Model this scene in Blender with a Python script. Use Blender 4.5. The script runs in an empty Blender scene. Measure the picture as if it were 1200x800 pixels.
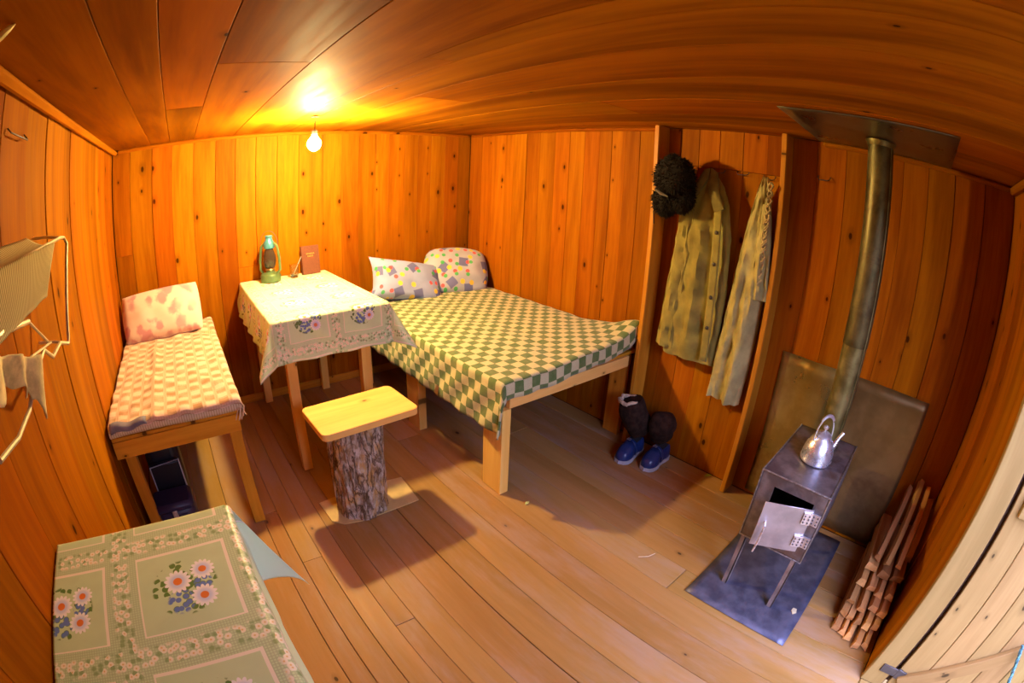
import bpy, bmesh, math, random
from math import sin, cos, pi, hypot, atan2, sqrt, radians, exp
from mathutils import Vector, Matrix, noise

random.seed(7)
SC = bpy.context.scene
COL = SC.collection
W, L, H = 2.65, 3.58, 1.785          # room: x 0..W, y 0..L, z 0..H  (metres)

# ------------------------------------------------------------------ camera
cd = bpy.data.cameras.new('camera'); cam = bpy.data.objects.new('camera', cd); COL.objects.link(cam)
cd.type = 'PANO'; cd.panorama_type = 'FISHEYE_EQUISOLID'
cd.sensor_fit = 'HORIZONTAL'; cd.sensor_width = 36.0; cd.sensor_height = 24.0
cd.fisheye_lens = 16.8783; cd.fisheye_fov = pi; cd.clip_start = .01
yaw, pit, rol = (radians(a) for a in (40.64940, -19.42569, 2.51599))
f = Vector((sin(yaw)*cos(pit), cos(yaw)*cos(pit), sin(pit)))
r0 = Vector((cos(yaw), -sin(yaw), 0)); u0 = r0.cross(f)
r = cos(rol)*r0 + sin(rol)*u0; u = -sin(rol)*r0 + cos(rol)*u0
M = Matrix((r, u, -f)).transposed().to_4x4(); M.translation = (.47321, .44785, 1.44001)
cam.matrix_world = M
SC.camera = cam

# ------------------------------------------------------------------ world, light, exposure
wd = bpy.data.worlds.new('overcast_sky'); SC.world = wd; wd.use_nodes = True
bg = wd.node_tree.nodes['Background']
bg.inputs['Color'].default_value = (.55, .56, 1.0, 1); bg.inputs['Strength'].default_value = 19.5
BULB = (1.175, 2.85, 1.639)
BULB_COLOR = (1.0, .70, .28); BULB_POWER = 3150.0      # radiance of the glowing glass
pl = bpy.data.lights.new('doorway_portal', 'AREA'); pl.shape = 'RECTANGLE'; pl.size = .86; pl.size_y = 1.66
pl.cycles.is_portal = True
po = bpy.data.objects.new('doorway_portal', pl); COL.objects.link(po)
po.location = (1.40, -.005, .84); po.rotation_euler = (radians(90), 0, 0)   # -Z of the lamp looks into the room (+y)
vs = SC.view_settings
SC.display_settings.display_device = 'sRGB'
vs.view_transform = 'Standard'; vs.look = 'None'; vs.gamma = 1.0; vs.use_curve_mapping = False
vs.exposure = 0.0
cy = SC.cycles
cy.use_denoising = True; cy.max_bounces = 10; cy.diffuse_bounces = 6; cy.glossy_bounces = 4; cy.transmission_bounces = 8
cy.sample_clamp_indirect = 8.0; cy.caustics_reflective = False; cy.caustics_refractive = False

# ------------------------------------------------------------------ node expression helper
class N:
    def __init__(s, name):
        s.m = bpy.data.materials.new(name); s.m.use_nodes = True; s.t = s.m.node_tree
        s.b = s.t.nodes['Principled BSDF']; s.out = s.t.nodes['Material Output']
    def new(s, k, **kw):
        n = s.t.nodes.new('ShaderNode'+k)
        for a, v in kw.items(): setattr(n, a, v)
        return n
    def put(s, inp, v):
        if isinstance(v, E): s.t.links.new(v.o, inp)
        elif hasattr(v, 'is_output'): s.t.links.new(v, inp)
        elif isinstance(v, (tuple, list)) and len(v) == 3 and inp.type == 'RGBA': inp.default_value = (*v, 1)
        else: inp.default_value = v
    def math(s, op, a, b=None, c=None):
        n = s.new('Math', operation=op)
        for i, v in enumerate((a, b, c)):
            if v is not None: s.put(n.inputs[i], v)
        return E(s, n.outputs[0])
    def coord(s, kind='Object', offset=True, scale=(1, 1, 1), spread=(7., 3., 11.)):
        tc = s.new('TexCoord'); mp = s.new('Mapping'); mp.inputs['Scale'].default_value = scale
        v = tc.outputs[kind]
        if offset:
            oi = s.new('ObjectInfo'); vm = s.new('VectorMath', operation='MULTIPLY_ADD')
            s.t.links.new(oi.outputs['Random'], vm.inputs[0]); vm.inputs[1].default_value = spread
            s.t.links.new(v, vm.inputs[2]); v = vm.outputs[0]
        s.t.links.new(v, mp.inputs['Vector']); return mp.outputs[0]
    def rand(s): return E(s, s.new('ObjectInfo').outputs['Random'])
    def xyz(s, v):
        n = s.new('SeparateXYZ'); s.t.links.new(v, n.inputs[0]); return [E(s, o) for o in n.outputs]
    def vec(s, x, y, z=0.0):
        n = s.new('CombineXYZ')
        for i, q in enumerate((x, y, z)): s.put(n.inputs[i], q)
        return n.outputs[0]
    def noise(s, v, scale, detail=3, rough=.5, dist=0.0):
        n = s.new('TexNoise'); s.t.links.new(v, n.inputs['Vector'])
        n.inputs['Scale'].default_value = scale; n.inputs['Detail'].default_value = detail
        n.inputs['Roughness'].default_value = rough; n.inputs['Distortion'].default_value = dist
        return E(s, n.outputs[0])
    def white(s, v):
        n = s.new('TexWhiteNoise', noise_dimensions='3D'); s.t.links.new(v, n.inputs['Vector']); return n
    def voro(s, v, scale, feature='F1', dim='3D'):
        n = s.new('TexVoronoi', feature=feature, voronoi_dimensions=dim); s.t.links.new(v, n.inputs['Vector'])
        n.inputs['Scale'].default_value = scale; return n
    def ramp(s, x, lo, hi, a=0.0, b=1.0):
        n = s.new('MapRange', interpolation_type='SMOOTHSTEP'); s.put(n.inputs['Value'], x)
        for k, v in (('From Min', lo), ('From Max', hi), ('To Min', a), ('To Max', b)): n.inputs[k].default_value = v
        return E(s, n.outputs[0])
    def mix(s, fac, a, b, blend='MIX'):
        n = s.new('Mix', data_type='RGBA', blend_type=blend); s.put(n.inputs[0], fac); s.put(n.inputs[6], a); s.put(n.inputs[7], b)
        return n.outputs[2]
    def bump(s, h, strength=.3, dist=.01):
        n = s.new('Bump'); n.inputs['Strength'].default_value = strength; n.inputs['Distance'].default_value = dist
        s.put(n.inputs['Height'], h); s.t.links.new(n.outputs[0], s.b.inputs['Normal'])
    def set(s, **kw):
        names = dict(color='Base Color', rough='Roughness', metal='Metallic', spec='Specular IOR Level', sheen='Sheen Weight', trans='Transmission Weight', ior='IOR')
        for k, v in kw.items(): s.put(s.b.inputs[names[k]], v)
        return s.m
class E:
    def __init__(s, n, o): s.n = n; s.o = o
    def __add__(a, b): return a.n.math('ADD', a, b)
    __radd__ = __add__
    def __sub__(a, b): return a.n.math('SUBTRACT', a, b)
    def __rsub__(a, b): return a.n.math('SUBTRACT', b, a)
    def __mul__(a, b): return a.n.math('MULTIPLY', a, b)
    __rmul__ = __mul__
    def __truediv__(a, b): return a.n.math('DIVIDE', a, b)
    def lt(a, b): return a.n.math('LESS_THAN', a, b)
    def gt(a, b): return a.n.math('GREATER_THAN', a, b)
    def abs(a): return a.n.math('ABSOLUTE', a)
    def fract(a): return a.n.math('FRACT', a)
    def floor(a): return a.n.math('FLOOR', a)
    def max(a, b): return a.n.math('MAXIMUM', a, b)
    def min(a, b): return a.n.math('MINIMUM', a, b)
    def sin(a): return a.n.math('SINE', a)

# ------------------------------------------------------------------ materials
def wood(name, dark, light, rough=.5, knot=.5, var=.3, grain=9.0, spec=.16, bump=.25, worn=None):
    n = N(name)
    v = n.coord(scale=(1, 1, .075))
    g1 = n.noise(v, grain, 5, .55, .9); g2 = n.noise(v, grain*7, 3, .6)
    blot = n.noise(n.coord(scale=(1, 1, .4)), 2.2, 3)
    g = n.ramp(g1*.62+g2*.28+blot*.25, .38, .78)
    col = n.mix(g, dark, light)
    if knot:
        x, y, z = n.xyz(n.coord(spread=(7., 3., 11.)))
        kv = n.voro(n.vec(x*8.0, z*4.6), 1.0, dim='2D')
        sc_ = n.new('SeparateColor'); n.t.links.new(kv.outputs['Color'], sc_.inputs[0])
        d = E(n, kv.outputs['Distance'])*n.ramp(E(n, sc_.outputs[1]), 0, 1, .75, 2.1)+n.noise(n.coord(), 40, 2)*.03
        kp = E(n, sc_.outputs[0]).lt(knot)
        kn = n.ramp(d, .055, .095, 1, 0)*kp
        ring = n.ramp(d, .1, .24, .4, 0)*kp
        col = n.mix(ring, col, tuple(c*.55 for c in dark)); col = n.mix(kn, col, tuple(c*.22 for c in dark))
    rv = n.rand()
    val = n.new('HueSaturation'); n.t.links.new(col, val.inputs['Color'])
    n.put(val.inputs['Value'], rv*var+(1-var*.5)); n.put(val.inputs['Hue'], (rv*17.0).fract()*.016+.492)
    col = val.outputs[0]
    if worn:
        w = n.ramp(n.noise(n.coord('Generated' if 0 else 'Object', scale=(1, 1, .3)), 5, 5, .65), .45, .7)
        fine = n.ramp(n.noise(n.coord(scale=(1, 1, .05)), 60, 3), .5, .8)
        col = n.mix(w*.55+fine*.2, col, worn)
    n.bump(g1*.5+g2*.5, bump, .004)
    return n.set(color=col, rough=n.ramp(g2, .3, .8, rough-.06, rough+.1), spec=spec)

def plain(name, color, rough=.5, metal=0., var=.12, scale=30, bump=0., spec=.5, **kw):
    n = N(name); q = n.noise(n.coord(offset=False), scale, 4)
    col = n.mix(n.ramp(q, .3, .7), tuple(c*(1-var) for c in color), tuple(min(1, c*(1+var)) for c in color))
    if bump: n.bump(q, bump, .003)
    return n.set(color=col, rough=rough, metal=metal, spec=spec, **kw)

MW = wood('wall_pine', (.235, .062, .002), (.405, .132, .0035), .6, .24, .36, spec=.03)
MC = wood('ceiling_pine', (.20, .055, .002), (.46, .155, .005), .65, .10, .2, grain=5, spec=.02)
MF = wood('floor_boards', (.30, .165, .04), (.40, .23, .075), .45, .08, .14, grain=6, worn=(.37, .27, .20))
MP = wood('bright_pine', (.80, .42, .09), (.92, .60, .18), .38, .25, .12)
MB = wood('brown_pine', (.46, .17, .010), (.66, .30, .025), .45, .3, .2)
MJ = wood('planed_pine', (.26, .165, .055), (.36, .24, .085), .6, .2, .14)
MS = wood('split_pine', (.42, .20, .06), (.80, .45, .16), .7, .2, .5, bump=.5)
MD = plain('dark_gap_wood', (.06, .025, .008), .9)
def metal(name, a, b, rough=.4, mt=.9, scale=8, rust=None):
    n = N(name); q = n.noise(n.coord(offset=False), scale, 6, .6); col = n.mix(n.ramp(q, .35, .65), a, b)
    if rust: col = n.mix(n.ramp(n.noise(n.coord(offset=False), scale*.6, 5, .65, .6), .5, .68)*.8, col, rust)
    n.bump(q, .08, .004)
    return n.set(color=col, rough=n.ramp(q, .3, .7, rough-.1, rough+.12), metal=mt)
M_STOVE = metal('stove_sheet_steel', (.16, .15, .17), (.30, .28, .30), .42, .75, 14, (.17, .12, .10))
M_PIPE = metal('galvanised_pipe', (.15, .13, .04), (.27, .235, .085), .46, .7, 10, (.10, .065, .02))
M_SHEET = metal('tinned_sheet', (.32, .27, .09), (.46, .40, .15), .36, .8, 5, (.24, .15, .06))
M_CEILSHEET = metal('dark_tin', (.15, .14, .10), (.24, .22, .15), .35, .85, 6)
M_PLATE = metal('blue_steel_plate', (.09, .10, .16), (.16, .17, .25), .48, .6, 12)
M_ALU = metal('brushed_aluminium', (.68, .72, .80), (.82, .86, .93), .30, .85, 20)
M_BRIGHT = metal('bright_zinc', (.62, .62, .66), (.85, .85, .9), .35, .8, 60)
M_DARKIRON = metal('dark_iron', (.08, .08, .09), (.15, .14, .14), .5, .8)
M_WIRE = plain('pale_wire', (.55, .48, .30), .45, .3)
M_BLACK = plain('void_black', (.008, .007, .007), .9)

# ------------------------------------------------------------------ mesh helpers
class Part:                                   # collects verts and faces in WORLD metres
    def __init__(s): s.v = []; s.f = []; s.uv = None
    def add(s, vs, fs):
        k = len(s.v); s.v += [Vector(p) for p in vs]; s.f += [tuple(i+k for i in q) for q in fs]; return s
    def box(s, x0, x1, y0, y1, z0, z1, M=None):
        vs = [Vector((x, y, z)) for z in (z0, z1) for y in (y0, y1) for x in (x0, x1)]
        if M: vs = [M @ p for p in vs]
        return s.add(vs, [(0, 2, 3, 1), (4, 5, 7, 6), (0, 1, 5, 4), (1, 3, 7, 5), (3, 2, 6, 7), (2, 0, 4, 6)])
    def tube(s, pts, rad, n=8, close=False, cap=True):
        pts = [Vector(p) for p in pts]; m = len(pts)
        rads = rad if isinstance(rad, (list, tuple)) else [rad]*m
        ref = None; rings = []
        for i, p in enumerate(pts):
            if close: d = pts[(i+1) % m]-pts[i-1]
            else: d = pts[min(i+1, m-1)]-pts[max(i-1, 0)]
            d.normalize()
            if ref is None: ref = d.orthogonal().normalized()
            a = (ref-d*ref.dot(d)).normalized(); ref = a; b = d.cross(a)
            rings.append([p+(a*cos(2*pi*k/n)+b*sin(2*pi*k/n))*rads[i] for k in range(n)])
        vs = [q for rg in rings for q in rg]; fs = []
        for i in range(m if close else m-1):
            j = (i+1) % m
            for k in range(n): fs.append((i*n+k, i*n+(k+1) % n, j*n+(k+1) % n, j*n+k))
        if cap and not close: fs += [tuple(range(n))[::-1], tuple((m-1)*n+k for k in range(n))]
        return s.add(vs, fs)
    def lathe(s, prof, c, n=28, axis=None, cap=True):
        c = Vector(c); A = axis or Matrix.Identity(3); vs = []; fs = []
        for (rr, z) in prof:
            for k in range(n): vs.append(c+A @ Vector((rr*cos(2*pi*k/n), rr*sin(2*pi*k/n), z)))
        for i in range(len(prof)-1):
            for k in range(n): fs.append((i*n+k, i*n+(k+1) % n, (i+1)*n+(k+1) % n, (i+1)*n+k))
        if cap: fs += [tuple(range(n))[::-1], tuple((len(prof)-1)*n+k for k in range(n))]
        return s.add(vs, fs)
    def grid(s, nu, nv, fn, close_u=False):
        vs = []; fs = []; uv = []
        for j in range(nv+1):
            for i in range(nu+1 if not close_u else nu):
                p, q = fn(i/nu, j/nv); vs.append(p); uv.append(q)
        w = nu+1 if not close_u else nu
        for j in range(nv):
            for i in range(nu):
                a = j*w+i; b = j*w+(i+1) % w
                fs.append((a, b, b+w, a+w))
        s.uv = (s.uv or [])+uv
        return s.add(vs, fs)
    def ball(s, c, r, nu=14, nv=9, sc=(1, 1, 1), M=None):
        c = Vector(c); vs = []; fs = []
        for j in range(nv+1):
            for i in range(nu):
                a = 2*pi*i/nu; b = pi*j/nv
                p = Vector((sin(b)*cos(a)*sc[0], sin(b)*sin(a)*sc[1], cos(b)*sc[2]))*r
                vs.append(c+(M @ p if M else p))
        for j in range(nv):
            for i in range(nu):
                a = j*nu+i; b = j*nu+(i+1) % nu; fs.append((a, a+nu, b+nu, b))
        return s.add(vs, fs)
    def obj(s, name, mat, parent=None, smooth=True, bevel=0., solid=0., sub=0, loc=None, merge=False):
        me = bpy.data.meshes.new(name)
        org = world_of(parent) if parent else Vector(loc or (0, 0, 0))
        me.from_pydata([p-org for p in s.v], [], s.f)
        if s.uv:
            ul = me.uv_layers.new(name='UVMap')
            for lp in me.loops: ul.data[lp.index].uv = s.uv[lp.vertex_index]
        if bevel or merge:
            bm = bmesh.new(); bm.from_mesh(me)
            bmesh.ops.remove_doubles(bm, verts=bm.verts, dist=1e-5)
            if bevel:
                ed = [e for e in bm.edges if len(e.link_faces) == 2 and e.calc_face_angle(0) > .5]
                bmesh.ops.bevel(bm, geom=ed, offset=bevel, segments=1, affect='EDGES', clamp_overlap=True)
            bmesh.ops.recalc_face_normals(bm, faces=bm.faces); bm.to_mesh(me); bm.free()
        me.materials.append(mat)
        if smooth:
            for p in me.polygons: p.use_smooth = True
            if not s.uv: me.set_sharp_from_angle(angle=radians(42))
        o = bpy.data.objects.new(name, me); COL.objects.link(o)
        if parent: o.parent = parent; o['_o'] = 0; del o['_o']
        else: o.location = org
        WORLD[o.name] = org
        if solid:
            md = o.modifiers.new('thickness', 'SOLIDIFY'); md.thickness = solid; md.offset = 0
        if sub:
            md = o.modifiers.new('smooth', 'SUBSURF'); md.levels = md.render_levels = sub
        return o
WORLD = {}
def world_of(o): return WORLD[o.name]
def tag(o, label, cat, group=None):
    o['label'] = label; o['category'] = cat
    if group: o['group'] = group
    return o
def thing(name, label, cat, loc, group=None):
    o = bpy.data.objects.new(name, None); COL.objects.link(o); o.location = loc; o.empty_display_size = .05
    WORLD[o.name] = Vector(loc); return tag(o, label, cat, group)
def struct(o): o['kind'] = 'structure'; return o
AX = {'z': Matrix.Identity(3), 'x': Matrix(((0, 0, 1), (1, 0, 0), (0, 1, 0))), 'y': Matrix(((0, 1, 0), (0, 0, 1), (1, 0, 0)))}
def board(name, x0, x1, y0, y1, z0, z1, mat, parent=None, grain='z', bevel=.0016, R=None):
    """a bevelled board whose own Z axis follows its grain (so the wood pattern runs along it)"""
    c = Vector(((x0+x1)/2, (y0+y1)/2, (z0+z1)/2)); A = AX[grain]
    ext = A.transposed() @ Vector((x1-x0, y1-y0, z1-z0)); ext = [abs(e)/2 for e in ext]
    if ext[0] < ext[1]: A = A @ Matrix(((0, -1, 0), (1, 0, 0), (0, 0, 1))); ext[0], ext[1] = ext[1], ext[0]     # local X = the broad face
    me = bpy.data.meshes.new(name); bm = bmesh.new(); bmesh.ops.create_cube(bm, size=2)
    for v in bm.verts: v.co = Vector((v.co.x*ext[0], v.co.y*ext[1], v.co.z*ext[2]))
    if bevel: bmesh.ops.bevel(bm, geom=bm.edges[:], offset=min(bevel, min(ext)*.8), segments=1, affect='EDGES')
    bm.to_mesh(me); bm.free(); me.materials.append(mat)
    o = bpy.data.objects.new(name, me); COL.objects.link(o)
    if R is not None: A = R @ A
    T = A.to_4x4(); T.translation = c-(world_of(parent) if parent else Vector((0, 0, 0)))
    if parent: o.parent = parent
    o.matrix_basis = T; WORLD[o.name] = c
    return o

# ------------------------------------------------------------------ room shell (planks are parts of their wall)
def shell(name, box, mat=MD):
    return struct(Part().box(*box).obj(name, mat, smooth=False))
TH = .018
def fill(a, b, step, known=()):
    s = sorted(k for k in known if a < k < b); out = [a]
    for k in s+[b]:
        n = max(1, round((k-out[-1])/step)); d = (k-out[-1])/n
        p = out[-1]
        for i in range(1, n+1): out.append(p+d*i+(random.uniform(-.012, .012) if i < n else 0))
    return out
class _Gap:
    def __radd__(s, o): return o+random.choice((.0004, .0004, .0006, .0018))
    def __rsub__(s, o): return o-random.choice((.0004, .0004, .0006, .0018))
G = _Gap()
# floor: boards run along y
floor = shell('floor', (-.06, W+.06, -.10, L+.06, -.09, -TH-.002))
fx = [0, .13, .27, .43, .589, .668, .758, .85, .93, 1.045, 1.193, 1.338, 1.49, 1.63, 1.77, 1.92, 2.08, 2.22, 2.37, 2.51, W]
joints = {4: [2.32], 5: [1.93], 7: [1.45], 9: [2.75], 12: [2.6], 14: [.95], 16: [2.3]}
for i in range(len(fx)-1):
    ys = [0.]+sorted(joints.get(i, []))+[L]
    for a, b in zip(ys, ys[1:]):
        dz = random.uniform(-.003, 0)
        board('plank', fx[i]+G, fx[i+1]-G, a+.001, b-.001, -TH+dz, dz, MF, floor, 'y', .0016)
# ceiling: wide boards along y
ceil = shell('ceiling', (-.06, W+.06, -.10, L+.06, H+TH+.002, H+.10))
cx_ = [0, .27, .40, .56, .83, 1.11, 1.205, 1.40, 1.67, 1.95, 2.24, 2.45, W]
cj = {2: [2.4], 3: [1.75], 5: [1.6], 7: [2.2], 9: [1.7]}
for i in range(len(cx_)-1):
    ys = [0.]+cj.get(i, [])+[L]
    for a, b in zip(ys, ys[1:]):
        dz = random.uniform(0, .0009)
        board('plank', cx_[i]+.0012, cx_[i+1]-.0012, a+.001, b-.001, H+dz, H+TH+dz, MC, ceil, 'y', .001)
# back wall
wb = shell('wall_back', (-.06, W+.06, L+TH+.002, L+.10, -.02, H+.02))
bx = [0, .124, .279, .415, .561, .712, .845, .986, 1.133, 1.283, 1.454, 1.591, 1.719, 1.851, 1.952, 2.084, 2.19, 2.301, 2.422, 2.539, W]
for i in range(len(bx)-1):
    d = random.uniform(0, .005)
    zs = [0, 1.13, H] if i == 0 else [0, .93, H] if i == 6 else [0, H]
    for a, b in zip(zs, zs[1:]): board('plank', bx[i]+G, bx[i+1]-G, L+d, L+TH+d, a, b-.001, MW, wb, 'z')
# left wall
wl = shell('wall_left', (-.10, -TH-.002, -.10, L+.06, -.02, H+.02))
ly = [0, .2, .42, .64, .86, 1.08, 1.30, 1.535, 1.75, 1.969, 2.226, 2.33, 2.656, 2.938, 3.23, 3.42, L]
for i in range(len(ly)-1):
    d = random.uniform(0, .005)
    board('plank', -TH-d, -d, ly[i]+G, ly[i+1]-G, 0, H-.001, MW, wl, 'z')
# right wall (the boards inside the coat recess are butt-jointed under the top row)
wr = shell('wall_right', (W+TH+.002, W+.10, -.10, L+.06, -.02, H+.02))
ry = [0, .155, .309, .442, .566, .73, .845, .99, 1.12, 1.24, 1.37, 1.50, 1.62, 1.73, 1.84, 1.992, 2.092, 2.191, 2.281, 2.40, 2.52, 2.65, 2.79, 2.92, 3.05, 3.14, 3.289, 3.428, L]
for i in range(len(ry)-1):
    d = random.uniform(0, .004)
    zs = [0, 1.592, H] if 1.1 < (ry[i]+ry[i+1])/2 < 1.8 else [0, H]
    for k, (a, b) in enumerate(zip(zs, zs[1:])):
        dd = d-.006*k if k else d
        board('plank', W+dd, W+TH+dd, ry[i]+G, ry[i+1]-G, a, b-.001, MW, wr, 'z')
# front wall with the doorway x 0.97..1.84
DX0, DX1 = .97, 1.84
wf = struct(Part().box(-.06, DX0-.002, -.10, -TH-.002, -.02, H+.02).box(DX1+.002, W+.06, -.10, -TH-.002, -.02, H+.02).box(DX0-.002, DX1+.002, -.10, -TH-.002, 1.69, H+.02).obj('wall_front', MD, smooth=False))
for a, b in zip(*(lambda q: (q, q[1:]))([0, .17, .33, .5, .66, .82, DX0])): board('plank', a+G, b-G, -TH, random.uniform(-.003, 0), 0, H-.001, MW, wf, 'z')
for a, b in zip(*(lambda q: (q, q[1:]))([DX1, 1.97, 2.10, 2.25, 2.37, 2.50, W])): board('plank', a+G, b-G, -TH, random.uniform(-.004, 0), 0, H-.001, MW, wf, 'z')
for a, b in ((DX0, 1.26), (1.26, 1.55), (1.55, DX1)): board('plank', a+G, b-G, -TH, 0, 1.69, H-.001, MW, wf, 'x')
# mouldings
def trim(name, x0, x1, y0, y1, z0, z1, g, mat=MW, bev=.008): return struct(board(name, x0, x1, y0, y1, z0, z1, mat, None, g, bev))
trim('trim_1', .0, .035, .0, L, H-.032, H-.001, 'y', MC, .012)          # left wall, under the ceiling
trim('trim_2', .036, W-.03, L-.022, L, H-.024, H-.001, 'x', MW)        # back wall
trim('trim_3', W-.022, W, 1.84, L-.023, H-.022, H-.001, 'y', MW)       # right wall over the bed
trim('trim_4', W-.026, W, .02, .96, H-.024, H-.001, 'y', MW)           # right wall by the pipe
trim('trim_5', .036, W-.027, .0, .03, H-.036, H-.001, 'x', MW)         # front wall
struct(board('baseboard_back', .62, W-.01, L-.016, L, 0, .055, MB, None, 'x', .004))
# door frame: jambs, head and sill of pale planed wood
trim('trim_6', DX1, DX1+.028, -.098, .004, 0, 1.69, 'z', MJ, .003)
trim('trim_7', DX0-.028, DX0, -.098, .004, 0, 1.69, 'z', MJ, .003)
trim('trim_8', DX0, DX1, -.098, .004, 1.662, 1.69, 'x', MJ, .003)
trim('trim_9', DX0, DX1, -.098, -.0, -.018, .004, 'x', MJ, .003)
# open door leaf of upright planks, outside the doorway
door = struct(thing('door_1', '', '', (DX1+.02, -.13, 0))); del door['label']; del door['category']
dy = [-.118, -.24, -.36, -.47, -.60, -.72, -.84, -.95]
for a, b in zip(dy, dy[1:]): board('plank', DX1+.004, DX1+.028, b+.0015, a-.0015, .02, 1.64, MJ, door, 'z', .003)
def strut(name, a, b, w, t, mat, parent, up=(1, 0, 0), bevel=.003):
    a = Vector(a); b = Vector(b); d = b-a; n = Vector(up); z = d.normalized(); y = z.cross(n).normalized(); x = y.cross(z)
    R = Matrix((x, y, z)).transposed(); c = (a+b)/2; l = d.length/2
    o = board(name, c.x-t/2, c.x+t/2, c.y-w/2, c.y+w/2, c.z-l, c.z+l, mat, parent, 'z', bevel, R); return o
board('gap_shade_board', DX1+.030, DX1+.045, -.96, -.100, .02, 1.64, MD, door, 'z')  # dark board added to close the gap; its colour stands in for shade
strut('brace', (DX1-.008, -.15, .07), (DX1-.008, -.93, .70), .06, .022, MJ, door)
board('rail', DX1-.018, DX1+.003, -.94, -.15, .84, .92, MJ, door, 'y'); board('rail', DX1-.018, DX1+.003, -.94, -.15, 1.42, 1.50, MJ, door, 'y')
hg = Part().box(DX1-.006, DX1+.0, -.16, -.04, .085, .125).box(DX1-.008, DX1+.0, -.135, -.115, .08, .13).obj('hinge', M_DARKIRON, door, bevel=.001)
hg['label'] = 'dark iron strap hinge'
# ground and porch outside the doorway; unseen bank added to block the low sky
def grd(u_, v_):
    x = -13+30*u_; y = -.10-13*v_; k = min(1, max(0, (-y-2.6)/3.2)); kx = min(1, max(0, (abs(x-1.4)-4)/4))
    return Vector((x, y, -.24+2.9*max(k*k*(3-2*k), kx*kx*(3-2*kx))+.25*noise.noise((x*.7, y*.7, 0))*max(k, kx))), (x, y)
struct(Part().grid(60, 40, grd).obj('ground', plain('sky_blocking_bank', (.075, .075, .03), .95, scale=3)))
struct(Part().box(.6, 2.5, -1.1, -.10, -.22, -.03).obj('trim_10', MJ, smooth=False))
# the two upright dividers that frame the coat recess
for (ya, nm, lb) in ((1.80, 'divider_board', 'tall bright upright board at the foot of the bed, hat hanging on it'), (1.112, 'divider_board', 'tall upright board between the hanging coats and the stovepipe')):
    o = board(nm, W-.108, W-.002, ya, ya+.026, .0, H-.002, MB, None, 'z', .003); tag(o, lb, 'board')

# ------------------------------------------------------------------ lamp
lamp = thing('ceiling_lamp', 'bare glowing light bulb hanging from the ceiling boards', 'lamp', (BULB[0], BULB[1], H))
BZ = BULB[2]
Part().tube([(BULB[0], BULB[1], H), (BULB[0]+.001, BULB[1], BZ+.07)], .003).lathe([(.022, H-.006), (.022, H)], (BULB[0], BULB[1], 0), 20).obj('cord', M_BLACK, lamp)
Part().lathe([(.008, BZ+.072), (.014, BZ+.068), (.016, BZ+.040), (.013, BZ+.034)], (BULB[0], BULB[1], 0), 18).obj('socket', M_BLACK, lamp)
nb = N('glowing_glass'); em = nb.new('Emission'); em.inputs['Color'].default_value = (*BULB_COLOR, 1); em.inputs['Strength'].default_value = BULB_POWER
nb.t.links.new(em.outputs[0], nb.out.inputs['Surface'])
Part().lathe([(.0005, -.040), (.014, -.037), (.027, -.027), (.035, -.010), (.036, .004), (.030, .018), (.019, .031), (.0145, .038)], BULB, 24).obj('glass_bulb', nb.m, lamp)

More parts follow.
